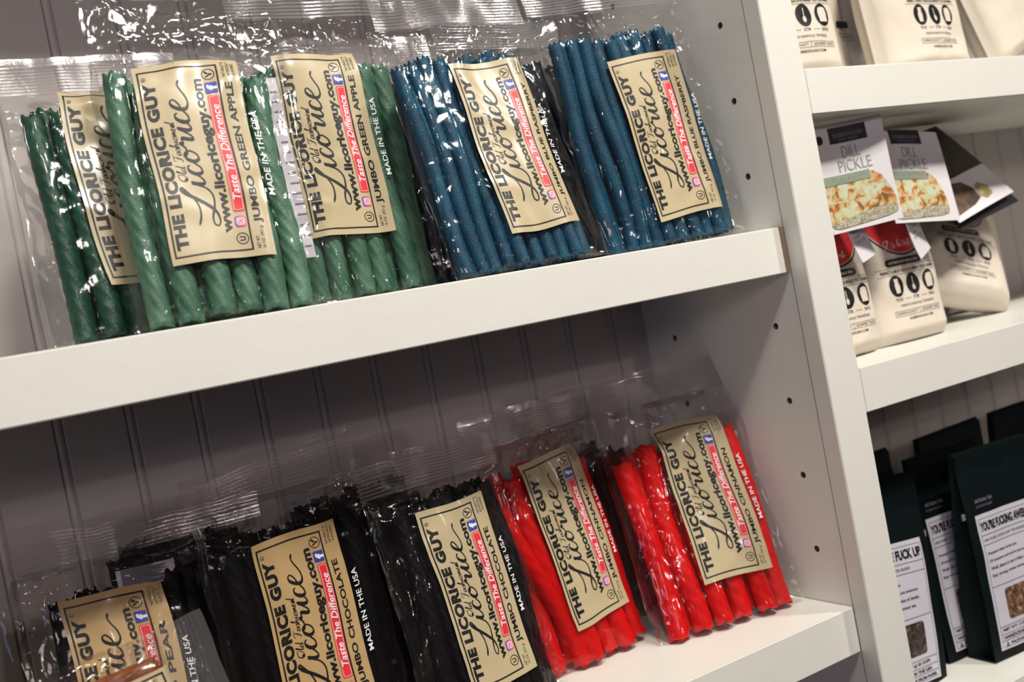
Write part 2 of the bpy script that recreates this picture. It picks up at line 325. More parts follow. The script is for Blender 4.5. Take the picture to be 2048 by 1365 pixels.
def licorice_bag(label, fl, fr, lab, seed, cand=(-.051, .051), vtop=.175, film=(-.064, .066), htop=.228, R=.0072, n=7,
                 drift=0., wob=.0016, candy=None, group=None, paper=None, lo=False, show=True, custom=None, lobes=6, turns=2.2, flat=.18, nutrition=None, hdrift=0., header_noise=1.0, tl_bow=0.0):
    r = np.random.default_rng(seed); M = frame(*fr); tanl = max(0, math.tan(RAD(fr[4])))
    if abs(fr[5]) > 30: tanl = 0
    g = empty('licorice_bag', label, 'candy bag', M, group=group)
    candy = candy or fl; paper = paper or PAPER
    nr, nc = (34, 18) if lo else (64, 40)
    v0 = 0.0025
    twists = []
    c0, c1 = cand
    for layer in (0, 1):
        m = n if layer == 0 else n-1
        for k in range(m):
            f = (k+.5+.5*layer)/n
            uc = c0+R+(c1-c0-2*R)*((k+.5*layer)/max(1, n-1))
            w0 = (R*1.02+.0012) if layer == 0 else R*2.75
            w0 += r.uniform(-.0012, .0012)+ (0.0018 if (k % 2 and layer == 0) else 0)
            top = vtop+r.uniform(-.006, .005)+(.004 if layer else 0); bot = v0+tanl*w0+r.uniform(0, .003)
            s = np.linspace(0, 1, nr)
            u = uc+drift*(1-s)*1.0+wob*np.sin(2*np.pi*(s*r.uniform(.6, 1.3)+r.uniform(0, 1)))+r.uniform(-.0015, .0015)
            edge = (k in (0, m-1)); w = w0+(.004 if edge and layer == 0 else 0)+.0012*np.sin(2*np.pi*(s*1.1+r.uniform(0, 1)))
            if custom and layer == 0 and k in custom: u, w = custom[k](s, u, w)
            path = np.stack([u, w*np.ones_like(s), bot+(top-bot)*s], -1)
            V, Fq = make_twist(path, R*r.uniform(.94, 1.05), turns*r.uniform(.85, 1.15), lobes, nr, nc, r.uniform(0, 6), flat)
            mesh_obj('licorice_twist', V, Fq, CANDY[candy], g, smooth=True)
            twists.append((path, R*1.02, layer))
    # --- film
    f0, f1 = film; wmid = R*1.9
    vs = np.concatenate([np.linspace(0, htop-.032, 64 if lo else 118)[:-1], np.linspace(htop-.032, htop-.006, 26 if lo else 62)[:-1], np.linspace(htop-.006, htop, 4)])
    us = np.linspace(f0, f1, 48 if lo else 92)
    U, V = np.meshgrid(us, vs); nv, nu = U.shape
    def support(sign, layer_sel):
        A = np.zeros_like(U)
        for path, rr, layer in twists:
            if layer != layer_sel: continue
            pu = np.interp(V[:, 0], path[:, 2], path[:, 0])[:, None]; pw = np.interp(V[:, 0], path[:, 2], path[:, 1])[:, None]
            d2 = rr*rr-(U-pu)**2
            h = np.where(d2 > 0, (wmid-pw)*sign+np.sqrt(np.maximum(d2, 0)), 0)
            inside = (V >= path[0, 2]-.001) & (V <= path[-1, 2]+.001)
            A = np.maximum(A, np.where(inside, h, 0))
        return A
    def membrane(sup, it):
        sup = sup+.0005*(sup > 0); H = sup.copy()
        for _ in range(it):
            A = H.copy(); A[1:-1, 1:-1] = .25*(H[1:-1, :-2]+H[1:-1, 2:]+H[:-2, 1:-1]+H[2:, 1:-1]); A[:, 0] = 0; A[:, -1] = 0; A[0] *= .5; A[-1] = 0
            H = np.maximum(sup, A)
        return H
    flatm = np.clip((vs-(htop-.034))/.006, 0, 1)[:, None]       # sealed header, lies flat
    wing = np.clip(np.minimum(U-f0, f1-U)/.004, 0, 1)
    sheets = []
    for sgn, lay in ((1, 0), (-1, 1)):
        H = membrane(support(sgn, lay), 60 if lo else 110)
        sup = support(sgn, lay)
        free = np.clip(1-sup/.004, 0, 1)
        sd = seed*7+(3 if sgn > 0 else 5)
        wr = creases(U, V, sd, 80, .0011, .0045, f1-f0, htop)*(.30+.70*free)
        wr += creases(U, V, sd+1, 22, .0034, .013, f1-f0, htop, vtop*.93, htop)*free
        wr += np.abs(vnoise(U*260, V*90, sd))*.0005+(.3+.7*free)*(.0008*(1+vnoise(U*70, V*50, sd+2)))
        H = (H+wr)*(1-flatm)*wing*np.clip(V/.004, 0, 1)
        sheets.append(H)
    # header carries common folds and crimp ridges
    drape = header_noise*np.clip((V-vtop)/.02, 0, 1)*(.0036*vnoise(U*20+seed, V*16, seed)+.0008*vnoise(U*60, V*30+seed, seed+1))
    crimp = flatm*(1-np.clip((vs-(htop-.005))/.002, 0, 1))[:, None]*.00026*np.sin(V*2*np.pi/.0025+.9*vnoise(U*45, V*8, seed+4))
    dU = hdrift*np.clip((V-vtop*.8)/.06, 0, 1)
    edgew = .0016*vnoise(V*55, U*0, seed+9)*np.where(U > 0, 1, -1)*(np.abs(U-(f0+f1)/2) > (f1-f0)*.35)
    front = wmid-sheets[0]+drape+crimp; back = wmid+sheets[1]+drape+crimp+.00025
    if lab:
        tl, tr, br, bl = [np.array(p) for p in lab]
        A = front.copy()
        for _ in range(16):
            B = A.copy(); B[1:-1, 1:-1] = .25*(A[1:-1, :-2]+A[1:-1, 2:]+A[:-2, 1:-1]+A[2:, 1:-1]); A = B
        A = A-.0011+creases(U, V, seed+50, 26, -.0007, .006, f1-f0, htop)
        for _ in range(2):
            B = A.copy(); B[1:-1, 1:-1] = .25*(A[1:-1, :-2]+A[1:-1, 2:]+A[:-2, 1:-1]+A[2:, 1:-1]); A = B
        hs = HF(us, vs, A)
        m = (V > min(bl[1], br[1])-.003) & (V < max(tl[1], tr[1])+.003) & (U > min(tl[0], bl[0])-.003) & (U < max(tr[0], br[0])+.012)
        front = np.where(m, np.maximum(front, A+.0004), front)
    def zmap(Wd): return np.maximum(V, 0)+np.clip(1-V/.02, 0, 1)*(tanl*np.clip(Wd, 0, 1)+.0008)
    topn = .004*vnoise(U*18, U*0, seed+6)+.0012*vnoise(U*90, U*0, seed+7)
    tv = topn*np.clip((V-(htop-.03))/.03, 0, 1)*header_noise
    P1 = np.stack([U+dU+edgew, front, zmap(front)+tv], -1).reshape(-1, 3); P2 = np.stack([U+dU+edgew, back, zmap(back)+tv], -1).reshape(-1, 3)
    Vv = np.vstack([P1, P2]); Fq = np.vstack([grid_faces(nv, nu), grid_faces(nv, nu, nv*nu, True)])
    rows = np.tile(np.repeat(np.arange(nv-1), nu-1), 2); cutrow = int(np.searchsorted(vs, htop-.0285)); hi = rows >= cutrow
    fo = mesh_obj('clear_film', Vv, Fq[~hi], FILM, g, smooth=True)
    mesh_obj('sealed_header', Vv, Fq[hi], SEAL, fo, smooth=True)
    if not lab: return g
    # --- printed label following the film
    def m2uv(x, y, wig=True):   # x along label length (mm), y = -b
        t = x/LL; s = -y/LW
        p = (bl*(1-s)[..., None]+br*s[..., None])*(1-t)[..., None]+(tl*(1-s)[..., None]+tr*s[..., None])*t[..., None]
        uu = p[..., 0]+.0011*np.sin(t*7+seed)*np.sin(np.pi*np.clip(t, 0, 1))+tl_bow*np.sin(np.pi*t); vv = p[..., 1]+.0009*np.sin(s*5+seed*2)
        return uu, vv
    gap = HF(us, vs, front)
    def surf(x, y, layer):
        uu, vv = m2uv(x, y); w = hs(uu, vv)-.00015*layer
        return np.stack([uu, w, vv], -1)
    gx, gy = np.meshgrid(np.linspace(0, LL, 78), np.linspace(0, -LW, 40)); P = surf(gx, gy, 0).reshape(-1, 3)
    lb = mesh_obj('label', P, grid_faces(40, 78, 0, True), paper, g, smooth=True)
    for nm, (mt, (TV, TF), ly) in {**TPL, 'flavour_lettering': FT.get(fl, FT['chocolate'])}.items():
        if nm == 'origin_lettering': continue
        o = mesh_obj(nm, surf(TV[:, 0], TV[:, 1], ly), TF, mt, lb)
    mt, (TV, TF), ly = TPL['origin_lettering']
    uu, vv = m2uv(TV[:, 0], TV[:, 1]); w = np.minimum(gap(uu, vv)-.0003, hs(uu, vv)-.0002)
    mesh_obj('origin_lettering', np.stack([uu, w, vv], -1), TF, mt, g)
    if nutrition:
        a0, a1, b0, b1, side = nutrition
        gx, gy = np.meshgrid(np.linspace(a0, a1, 14), np.linspace(b0, b1, 30)); wb = gx*0+(wmid+.0045 if side > 0 else wmid-.0075)
        nl = mesh_obj('nutrition_label', np.stack([gx, wb, gy], -1).reshape(-1, 3), grid_faces(30, 14), GREYT, g, smooth=True)
        Vb, Fb = [], []
        for k in range(16):
            y = b0+(b1-b0)*(k+1)/17.5; ln = (a1-a0)*r.uniform(.5, .85); ww = float(np.mean(wb))+-.0004
            q = len(Vb); Vb += [(a0+.003, ww, y), (a0+.003+ln, ww, y), (a0+.003+ln, ww, y+.0011), (a0+.003, ww, y+.0011)]; Fb.append((q, q+1, q+2, q+3))
        mesh_obj('nutrition_lines', Vb, Fb, GREYINK, nl)
    return g

# ================================================================== STRUCTURE
T = 0.038; D = 0.2227; Z1 = 0.0; Z2 = -0.3194; Z0 = 0.40
RZ0, RZ1, RZ2, RZ3 = 0.43, 0.1238, -0.1263, -0.435
ZB, ZT = -0.80, 0.62
wall = bpy.data.objects.new('wall_back', None); COL.objects.link(wall); wall['kind'] = 'structure'
# beadboard: each 49.6 mm board is a flat face with a rounded bead along one edge
def plank_mesh():
    pr = [(-.0217, 0.0), (-.0210, 0.0), (-.0205, 0.0), (.0205, 0.0), (.0210, .0002), (.0213, .0018), (.0217, .0018)]
    bead = [(.0217+.0065*k/6, .0018-.0016*math.sin(math.pi*k/6)-.0000) for k in range(7)]
    pr += bead[1:] + [(.0286, .0018), (.0286, .0060), (-.0217, .0060)]
    pr[0] = (-.0217, .0012)
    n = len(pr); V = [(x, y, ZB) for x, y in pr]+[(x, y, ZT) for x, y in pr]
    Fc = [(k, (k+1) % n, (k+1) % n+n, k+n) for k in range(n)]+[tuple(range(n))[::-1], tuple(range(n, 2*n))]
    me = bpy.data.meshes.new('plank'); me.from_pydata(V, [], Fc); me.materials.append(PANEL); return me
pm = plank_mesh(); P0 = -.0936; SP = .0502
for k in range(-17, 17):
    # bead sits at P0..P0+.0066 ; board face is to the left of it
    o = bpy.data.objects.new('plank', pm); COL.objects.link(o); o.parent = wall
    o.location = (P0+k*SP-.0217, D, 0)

bookcase = empty('bookcase', 'white painted built-in bookcase frame with peg-hole side panels and a wide front post', 'bookcase', loc=(0, 0, 0))
def holed_panel(name, x, facing, ys, zs, y0, y1, r=.0029, thick=.010):
    # vertical panel in plane x, visible from the 'facing' side (-1: normal -x)
    bm = bmesh.new(); h = .007
    yc = sorted([y0, y1]+[q for y in ys for q in (y-h, y+h)]); zc = sorted([ZB, ZT]+[q for z in zs for q in (z-h, z+h)])
    for i in range(len(yc)-1):
        for j in range(len(zc)-1):
            a, b, c, d = yc[i], yc[i+1], zc[j], zc[j+1]
            cy, cz = (a+b)/2, (c+d)/2
            hole = any(abs(cy-y) < 1e-6 for y in ys) and any(abs(cz-z) < 1e-6 for z in zs)
            if not hole:
                bm.faces.new([bm.verts.new((x, p, q)) for p, q in ((a, c), (b, c), (b, d), (a, d))])
            else:
                n = 16; O, I, K = [], [], []
                for k in range(n):
                    t = 2*math.pi*k/n; cx, sx = math.cos(t), math.sin(t); m = max(abs(cx), abs(sx))
                    O.append(bm.verts.new((x, cy+h*cx/m, cz+h*sx/m))); I.append(bm.verts.new((x, cy+r*cx, cz+r*sx))); K.append(bm.verts.new((x-facing*thick, cy+r*cx, cz+r*sx)))
                for k in range(n):
                    k2 = (k+1) % n; bm.faces.new((O[k], O[k2], I[k2], I[k])); bm.faces.new((I[k], I[k2], K[k2], K[k])).material_index = 1
                bm.faces.new(K).material_index = 1
    bmesh.ops.remove_doubles(bm, verts=bm.verts, dist=1e-5); bmesh.ops.recalc_face_normals(bm, faces=bm.faces)
    o = bm_obj(name, bm, PAINT, bookcase); o.data.materials.append(RAW); return o
zs = [.1758-.0642*k for k in range(-5, 14)]
SEAM = .0176
holed_panel('side_panel', 0.0, -1, (.0461, .1803), zs, SEAM, D)
holed_panel('side_panel', .0375, 1, (.0461, .1803), zs, SEAM, D)
box('panel_core', (.0112, .0263, SEAM+.001, D, ZB, ZT), PAINT, bookcase, 0)
holed_panel('side_panel', -.93, 1, (.0461, .1803), zs, SEAM, D)
box('post', (-.0002, .0377, 0, SEAM-.00003, ZB, ZT), PAINT, bookcase, .0007)
box('post', (-.968, -.9302, 0, SEAM-.00003, ZB, ZT), PAINT, bookcase, .0007)

def shelf(name, label, x0, x1, z, yf, group=None, nose_gap=0.0):
    s = empty(name, label, 'shelf', loc=((x0+x1)/2, yf, z-T))
    def lb(nm, d, mt, bv): o = box(nm, d, mt, None, bv); o.parent = s; o.matrix_parent_inverse = Matrix.Translation(-Vector(s.location)); return o
    lb('nosing', (x0, x1-nose_gap, yf, yf+.012, z-T, z), PAINT, .0008)
    lb('board', (x0, x1, yf+.0122, D-.0005, z-T+.0005, z-.0004), PAINT if not nose_gap else PAINT, .0004)
    if nose_gap: lb('board_end', (x1-nose_gap-.001, x1-.0003, yf+.0012, yf+.0121, z-T+.0002, z-.0001), RAW, .0002)
    return s
shelf('shelf', 'white shelf carrying the green and blue candy bags, its nosing short of the post', -.928, -.0006, Z1, .0165, nose_gap=.0052)
shelf('shelf', 'white shelf at the bottom carrying the brown, chocolate and red candy bags', -.928, -.0006, Z2, .0169)
shelf('shelf', 'white shelf above the green and blue candy bags, over the top of the photo', -.928, -.0006, Z0+T, .0165)
shelf('shelf', 'white shelf under the cream cotton sacks at the upper right', .0381, .93, RZ1, .0002)
shelf('shelf', 'white shelf under the dill pickle cards and printed cotton sacks', .0381, .93, RZ2, .0002)
shelf('shelf', 'white shelf at the lower right under the black tea pouches', .0381, .93, RZ3, .0002)
shelf('shelf', 'white shelf high above the cream cotton sacks, outside the photo', .0381, .93, RZ0, .0002)

# ================================================================== CANDY BAGS
G1 = [(-.032, .1763), (.032, .1763), (.032, .037), (-.032, .037)]
BAGS = dict(
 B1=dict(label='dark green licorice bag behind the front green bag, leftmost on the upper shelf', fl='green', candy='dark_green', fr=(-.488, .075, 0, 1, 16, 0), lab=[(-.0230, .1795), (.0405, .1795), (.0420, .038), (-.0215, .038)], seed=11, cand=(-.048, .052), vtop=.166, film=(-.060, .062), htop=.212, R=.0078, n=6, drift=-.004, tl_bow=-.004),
 B2=dict(label='pale green apple licorice bag standing in front at the left of the upper shelf', fl='green', fr=(-.4528, .0296, 0, -8.2, 14.4, 1.4), lab=[(-.0321, .1763), (.0340, .1786), (.0325, .0383), (-.0299, .0393)], seed=12, cand=(-.050, .052), vtop=.171, film=(-.057, .070), htop=.264, R=.0078, n=6, nutrition=(.0520, .0610, .040, .172, 1), turns=1.7, lobes=7),
 B3=dict(label='green apple licorice bag right beside the blue bags, second green one from the blue', fl='green', fr=(-.3339, .0875, 0, -1.6, 7.2, .5), lab=[(-.0357, .1872), (.0266, .1879), (.0267, .0487), (-.0366, .0498)], seed=13, cand=(-.046, .056), vtop=.176, film=(-.058, .064), htop=.250, R=.0078, n=6, turns=1.7, lobes=7),
 B4=dict(label='blue raspberry licorice bag next to the green bags on the upper shelf', fl='blue', fr=(-.2311, .0296, 0, .1, 15.3, -1.5), lab=[(-.0137, .1677), (.0495, .1684), (.0500, .0300), (-.0130, .0283)], seed=14, cand=(-.054, .057), vtop=.174, film=(-.062, .070), htop=.236, R=.0058, n=10, drift=-.002, hdrift=.008, lobes=8, turns=4.2, flat=.24),
 B7=dict(label='blue raspberry licorice bag at the right end of the upper shelf by the side panel', fl='blue', fr=(-.0779, .0461, 0, -6.4, 8.5, -2.6), lab=[(-.0213, .1612), (.0472, .1635), (.0445, .0244), (-.0180, .0227)], seed=15, cand=(-.064, .060), vtop=.181, film=(-.073, .074), htop=.240, R=.0062, n=10, lobes=8, turns=4.2, flat=.24),
 C1=dict(label='dark brown licorice bag leftmost on the lower shelf with a white slip behind its label', fl='caramel', candy='chocolate', fr=(-.536, .072, Z2, 4, 18, 3), lab=[(-.0419, .1740), (.0210, .1690), (.0280, .0350), (-.0350, .0380)], seed=21, cand=(-.050, .050), vtop=.172, film=(-.066, .060), htop=.226, R=.0072, n=7, paper=PAPER_DIM, nutrition=(-.004, .034, .1705, .184, -1)),
 C2=dict(label='chocolate licorice bag on the lower shelf, the one further left and nearer the front', fl='chocolate', fr=(-.4178, .0901, Z2, 5.9, 3.7, -1.4), lab=[(-.0309, .1718), (.0316, .1736), (.0322, .0345), (-.0316, .0345)], seed=22, cand=(-.052, .052), vtop=.176, film=(-.063, .064), htop=.230, R=.0072, n=7, paper=PAPER_DIM),
 C3=dict(label='chocolate licorice bag leaning right beside the red cinnamon bags', fl='chocolate', fr=(-.2919, .0684, Z2, 14, 11.9, .9), lab=[(-.0371, .1648), (.0265, .1658), (.0262, .0289), (-.0350, .0289)], seed=23, cand=(-.052, .052), vtop=.172, film=(-.070, .062), htop=.212, R=.0072, n=7),
 C4=dict(label='red cinnamon licorice bag next to the chocolate bag, with bent twists at its left', fl='red', fr=(-.1883, .1009, Z2, 8, 11.1, -2.1), lab=[(-.0225, .1739), (.0413, .1756), (.0405, .0358), (-.0205, .0342)], seed=24, cand=(-.056, .056), vtop=.166, film=(-.066, .072), htop=.222, R=.0088, n=6, turns=2.2, lobes=4, flat=.10, hdrift=.01, tl_bow=-.002),
 C5=dict(label='red cinnamon licorice bag at the right end of the lower shelf', fl='red', fr=(-.0829, .0632, Z2, -12, 17.5, -.5), lab=[(-.0165, .1806), (.0480, .1793), (.0483, .0401), (-.0189, .0417)], seed=25, cand=(-.057, .062), vtop=.163, film=(-.068, .074), htop=.233, R=.0088, n=6, turns=3.2, lobes=4, flat=.12, hdrift=.006),
)
def bendA(s, u, w): return -.047+.030*(1-s)**1.2+.004*np.sin(2*np.pi*s), w-.0035*np.sin(np.pi*s)+.001
def bendB(s, u, w): return -.028+.021*(1-s)-.007*np.sin(np.pi*s), w-.001
BAGS['C4']['custom'] = {0: bendA, 1: bendB}
for k, d in BAGS.items(): licorice_bag(**d)
# second row between the front bags; blue and red candy coloured for shade
BACK = [
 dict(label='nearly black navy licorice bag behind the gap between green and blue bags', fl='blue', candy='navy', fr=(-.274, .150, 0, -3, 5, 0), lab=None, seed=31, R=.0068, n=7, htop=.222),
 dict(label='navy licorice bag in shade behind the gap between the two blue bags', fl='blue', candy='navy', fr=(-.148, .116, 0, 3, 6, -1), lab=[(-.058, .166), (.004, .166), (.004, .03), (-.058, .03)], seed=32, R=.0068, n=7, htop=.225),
 dict(label='brown licorice bag barely seen behind the two light green bags', fl='chocolate', candy='chocolate', fr=(-.392, .158, 0, 0, 5, 0), lab=None, seed=33, R=.0068, n=7, htop=.21, film=(-.058, .060)),
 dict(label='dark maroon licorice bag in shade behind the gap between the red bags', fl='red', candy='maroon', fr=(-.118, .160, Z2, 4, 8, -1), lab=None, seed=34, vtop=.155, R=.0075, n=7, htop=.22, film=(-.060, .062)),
 dict(label='black licorice bag in shade behind the gap between the chocolate bags', fl='chocolate', candy='chocolate', fr=(-.346, .160, Z2, 4, 4, 0), lab=None, seed=35, R=.0072, n=7, htop=.215, film=(-.060, .062)),
 dict(label='black licorice bag in shade left of the first chocolate bag', fl='chocolate', candy='chocolate', fr=(-.482, .160, Z2, 0, 3, 0), lab=None, seed=36, R=.0072, n=7, htop=.205, film=(-.060, .062)),
 dict(label='amber licorice bag cut by the left edge of the photo on the lower shelf', fl='caramel', candy='caramel', fr=(-.668, .088, Z2, 4, 12, 2), lab=None, seed=37, R=.0075, n=7, htop=.215, film=(-.062, .062)),
]
for d in BACK: licorice_bag(lo=True, **d)
# lying on its side in front of the leftmost brown bag
licorice_bag(label='amber licorice bag lying on its side in front of the brown bag at bottom left', fl='caramel', candy='caramel', fr=(-.700, .020, -.240, 2, 6, 84), lab=[(-.0318, .1755), (.0318, .1755), (.0318, .0365), (-.0318, .0365)], seed=41, cand=(-.038, .056), wob=.0005, vtop=.168, film=(-.052, .078), htop=.205, R=.0074, n=7)

# ================================================================== RIGHT-HAND COMPARTMENTS
CANVAS = principled('cream_canvas', (0.74, 0.66, 0.56), 0.85, 0.15, bump=(900, .35, .0008))
CARDW = principled('card_white', (0.80, 0.77, 0.80), 0.5, 0.3)
CARDK = principled('card_black', (0.012, 0.011, 0.014), 0.5, 0.3)
CARDB = principled('card_brown', (0.035, 0.024, 0.016), 0.5, 0.3)
SAGE = principled('sage_ink', (0.30, 0.36, 0.26), 0.5, 0.3)
TYPEG = principled('card_type_grey_green', (0.40, 0.42, 0.36), 0.5, 0.3)
TYPEK = principled('card_type_olive', (0.16, 0.17, 0.09), 0.5, 0.3)
DARKINK = principled('ink_plum', (0.018, 0.012, 0.02), 0.45, 0.3)
POUCH = principled('black_pouch', (0.002, 0.006, 0.007), 0.6, 0.16, bump=(40, .2, .002))
TEAL = principled('tea_label_paper', (0.62, 0.60, 0.68), 0.6, 0.2)
FAINT = principled('ink_faint', (0.20, 0.19, 0.24), 0.6, 0.2)
TWINE = principled('white_twine', (0.6, 0.55, 0.5), 0.8, 0.2)
def speckle(name, cols, scale, detail=6, rough=.6):
    m = bpy.data.materials.new(name); m.use_nodes = True; nt = m.node_tree; b = nt.nodes['Principled BSDF']; b.inputs['Roughness'].default_value = rough
    tc = nt.nodes.new('ShaderNodeTexCoord'); n = nt.nodes.new('ShaderNodeTexNoise'); n.inputs['Scale'].default_value = scale; n.inputs['Detail'].default_value = detail; n.inputs['Distortion'].default_value = 1.2
    r = nt.nodes.new('ShaderNodeValToRGB'); nt.links.new(tc.outputs['Object'], n.inputs[0]); nt.links.new(n.outputs['Fac'], r.inputs[0]); nt.links.new(r.outputs[0], b.inputs['Base Color'])
    e = r.color_ramp.elements
    while len(e) > 2: e.remove(e[-1])
    e[0].position = cols[0][0]; e[0].color = (*cols[0][1], 1); e[1].position = cols[-1][0]; e[1].color = (*cols[-1][1], 1)
    for p, c in cols[1:-1]: k = e.new(p); k.color = (*c, 1)
    return m
CRUST = speckle('bread_crust_print', [(.33, (.14, .12, .04)), (.40, (.50, .14, .03)), (.45, (.62, .34, .12)), (.50, (.58, .54, .30)), (.60, (.62, .67, .48))], 90)
CRUMB = speckle('bread_crumb_print', [(.35, (.16, .16, .09)), (.5, (.42, .38, .28)), (.65, (.62, .58, .46))], 420)
LEAVES = speckle('tea_leaves_print', [(.33, (.02, .015, .012)), (.48, (.13, .06, .035)), (.6, (.30, .16, .09)), (.7, (.55, .42, .26))], 230, 8)
DARKTEA = speckle('dark_tea_print', [(.35, (.015, .010, .010)), (.6, (.09, .055, .045)), (.7, (.22, .17, .14))], 150, 6)

def place(T, w_of, parent, off=(0, 0), skip=()):
    for nm, mt, (V2, F2), ly in T:
        if nm in skip: continue
        u = V2[:, 0]/1000+off[0]; v = V2[:, 1]/1000+off[1]
        mesh_obj(nm, np.stack([u, w_of(u, v)-.00022*ly, v], -1), F2, mt, parent)

def spoon(cx, cy): return [poly_bm(circ(cx, cy-3.6, 2.0, 2.9, 14)), rect_bm(cx-.45, cx+.45, cy-3, cy+6.5)]
def bag_print():
    R_ = []
    R_.append(('black_print', INK, T_of(poly_bm(rrect(-29, 19, 74, 81, 3.4)), *[poly_bm(circ(x, 55, 8.6, 10.2, 26)) for x in (-22, 0, 22)],
        text_bm('PERFECT & MOST DELICIOUS BREAD YOU CAN MAKE', -36, 36, 67.4, 70.6, bold=.02), rect_bm(-40, 40, 72.4, 72.7), rect_bm(-40, 40, 65.6, 65.9),
        text_bm('POUR', -26, -18, 40.5, 43.5), text_bm('STIR', -4, 4, 40.5, 43.5), text_bm('BAKE', 18, 26, 40.5, 43.5), rect_bm(-15, -7, 41.8, 42.1), rect_bm(7, 15, 41.8, 42.1),
        text_bm('MADE IN NASHVILLE, TENNESSEE', -22, 22, 34.5, 37), frame_bm(-30, 30, 26, 31, .3), rect_bm(-.15, .15, 26, 31), text_bm('SUPERIOR QUALITY', -28, -3, 27.3, 29.7), text_bm('GOURMET TASTE', 3, 28, 27.3, 29.7),
        text_bm('SOBERDOUGH.COM', -16, 16, 21.5, 23.8, bold=.01)), 1))
    glass = poly_bm([(-24.5, 62), (-19.5, 62), (-19.8, 58), (-18.8, 55), (-19.6, 48), (-24.4, 48), (-25.2, 55), (-24.2, 58)])
    loaf = poly_bm([(17.5, 48.5), (26.5, 48.5), (27.4, 57), (26, 61.2), (22, 62.2), (18, 61.2), (16.6, 57)])
    R_.append(('pale_print', CANVAS, T_of(glass, *spoon(0, 55), loaf, text_bm('ARTISAN BEER BREAD MIX', -25, 15, 76.2, 78.8, bold=.01)), 2))
    a = [(38*math.cos(RAD(t)), 121+35*math.sin(RAD(t))) for t in range(188, 353, 8)]
    R_.append(('red_print', RED, T_of(poly_bm(a+[(33, 128), (-33, 128)])), 1))
    ou = [(41*math.cos(RAD(t)), 121+38*math.sin(RAD(t))) for t in range(188, 353, 6)]; ii = [(39.6*math.cos(RAD(t)), 121+36.2*math.sin(RAD(t))) for t in range(188, 353, 6)]
    bm = bmesh.new(); A = [bm.verts.new((*p, 0)) for p in ou]; B = [bm.verts.new((*p, 0)) for p in ii]
    for k in range(len(A)-1): bm.faces.new((A[k], A[k+1], B[k+1], B[k]))
    cut(bm, 3); R_.append(('black_arc', INK, T_of(bm), 1))
    R_.append(('script_print', CANVAS, T_of(*[stroke_bm([(x, y) for x, y in p], 1.0, 1.8) for p in ([(-22, 92), (-25, 97), (-18, 99), (-21, 94), (-24, 90)], [(-16, 92), (-14, 96), (-11, 94), (-14, 91), (-9, 93)], [(-7, 92), (-4, 99), (-5, 92), (-2, 94), (0, 92)], [(3, 92), (5, 95), (8, 92), (10, 98), (9, 92), (13, 94)])]), 2))
    return R_
BP = bag_print()

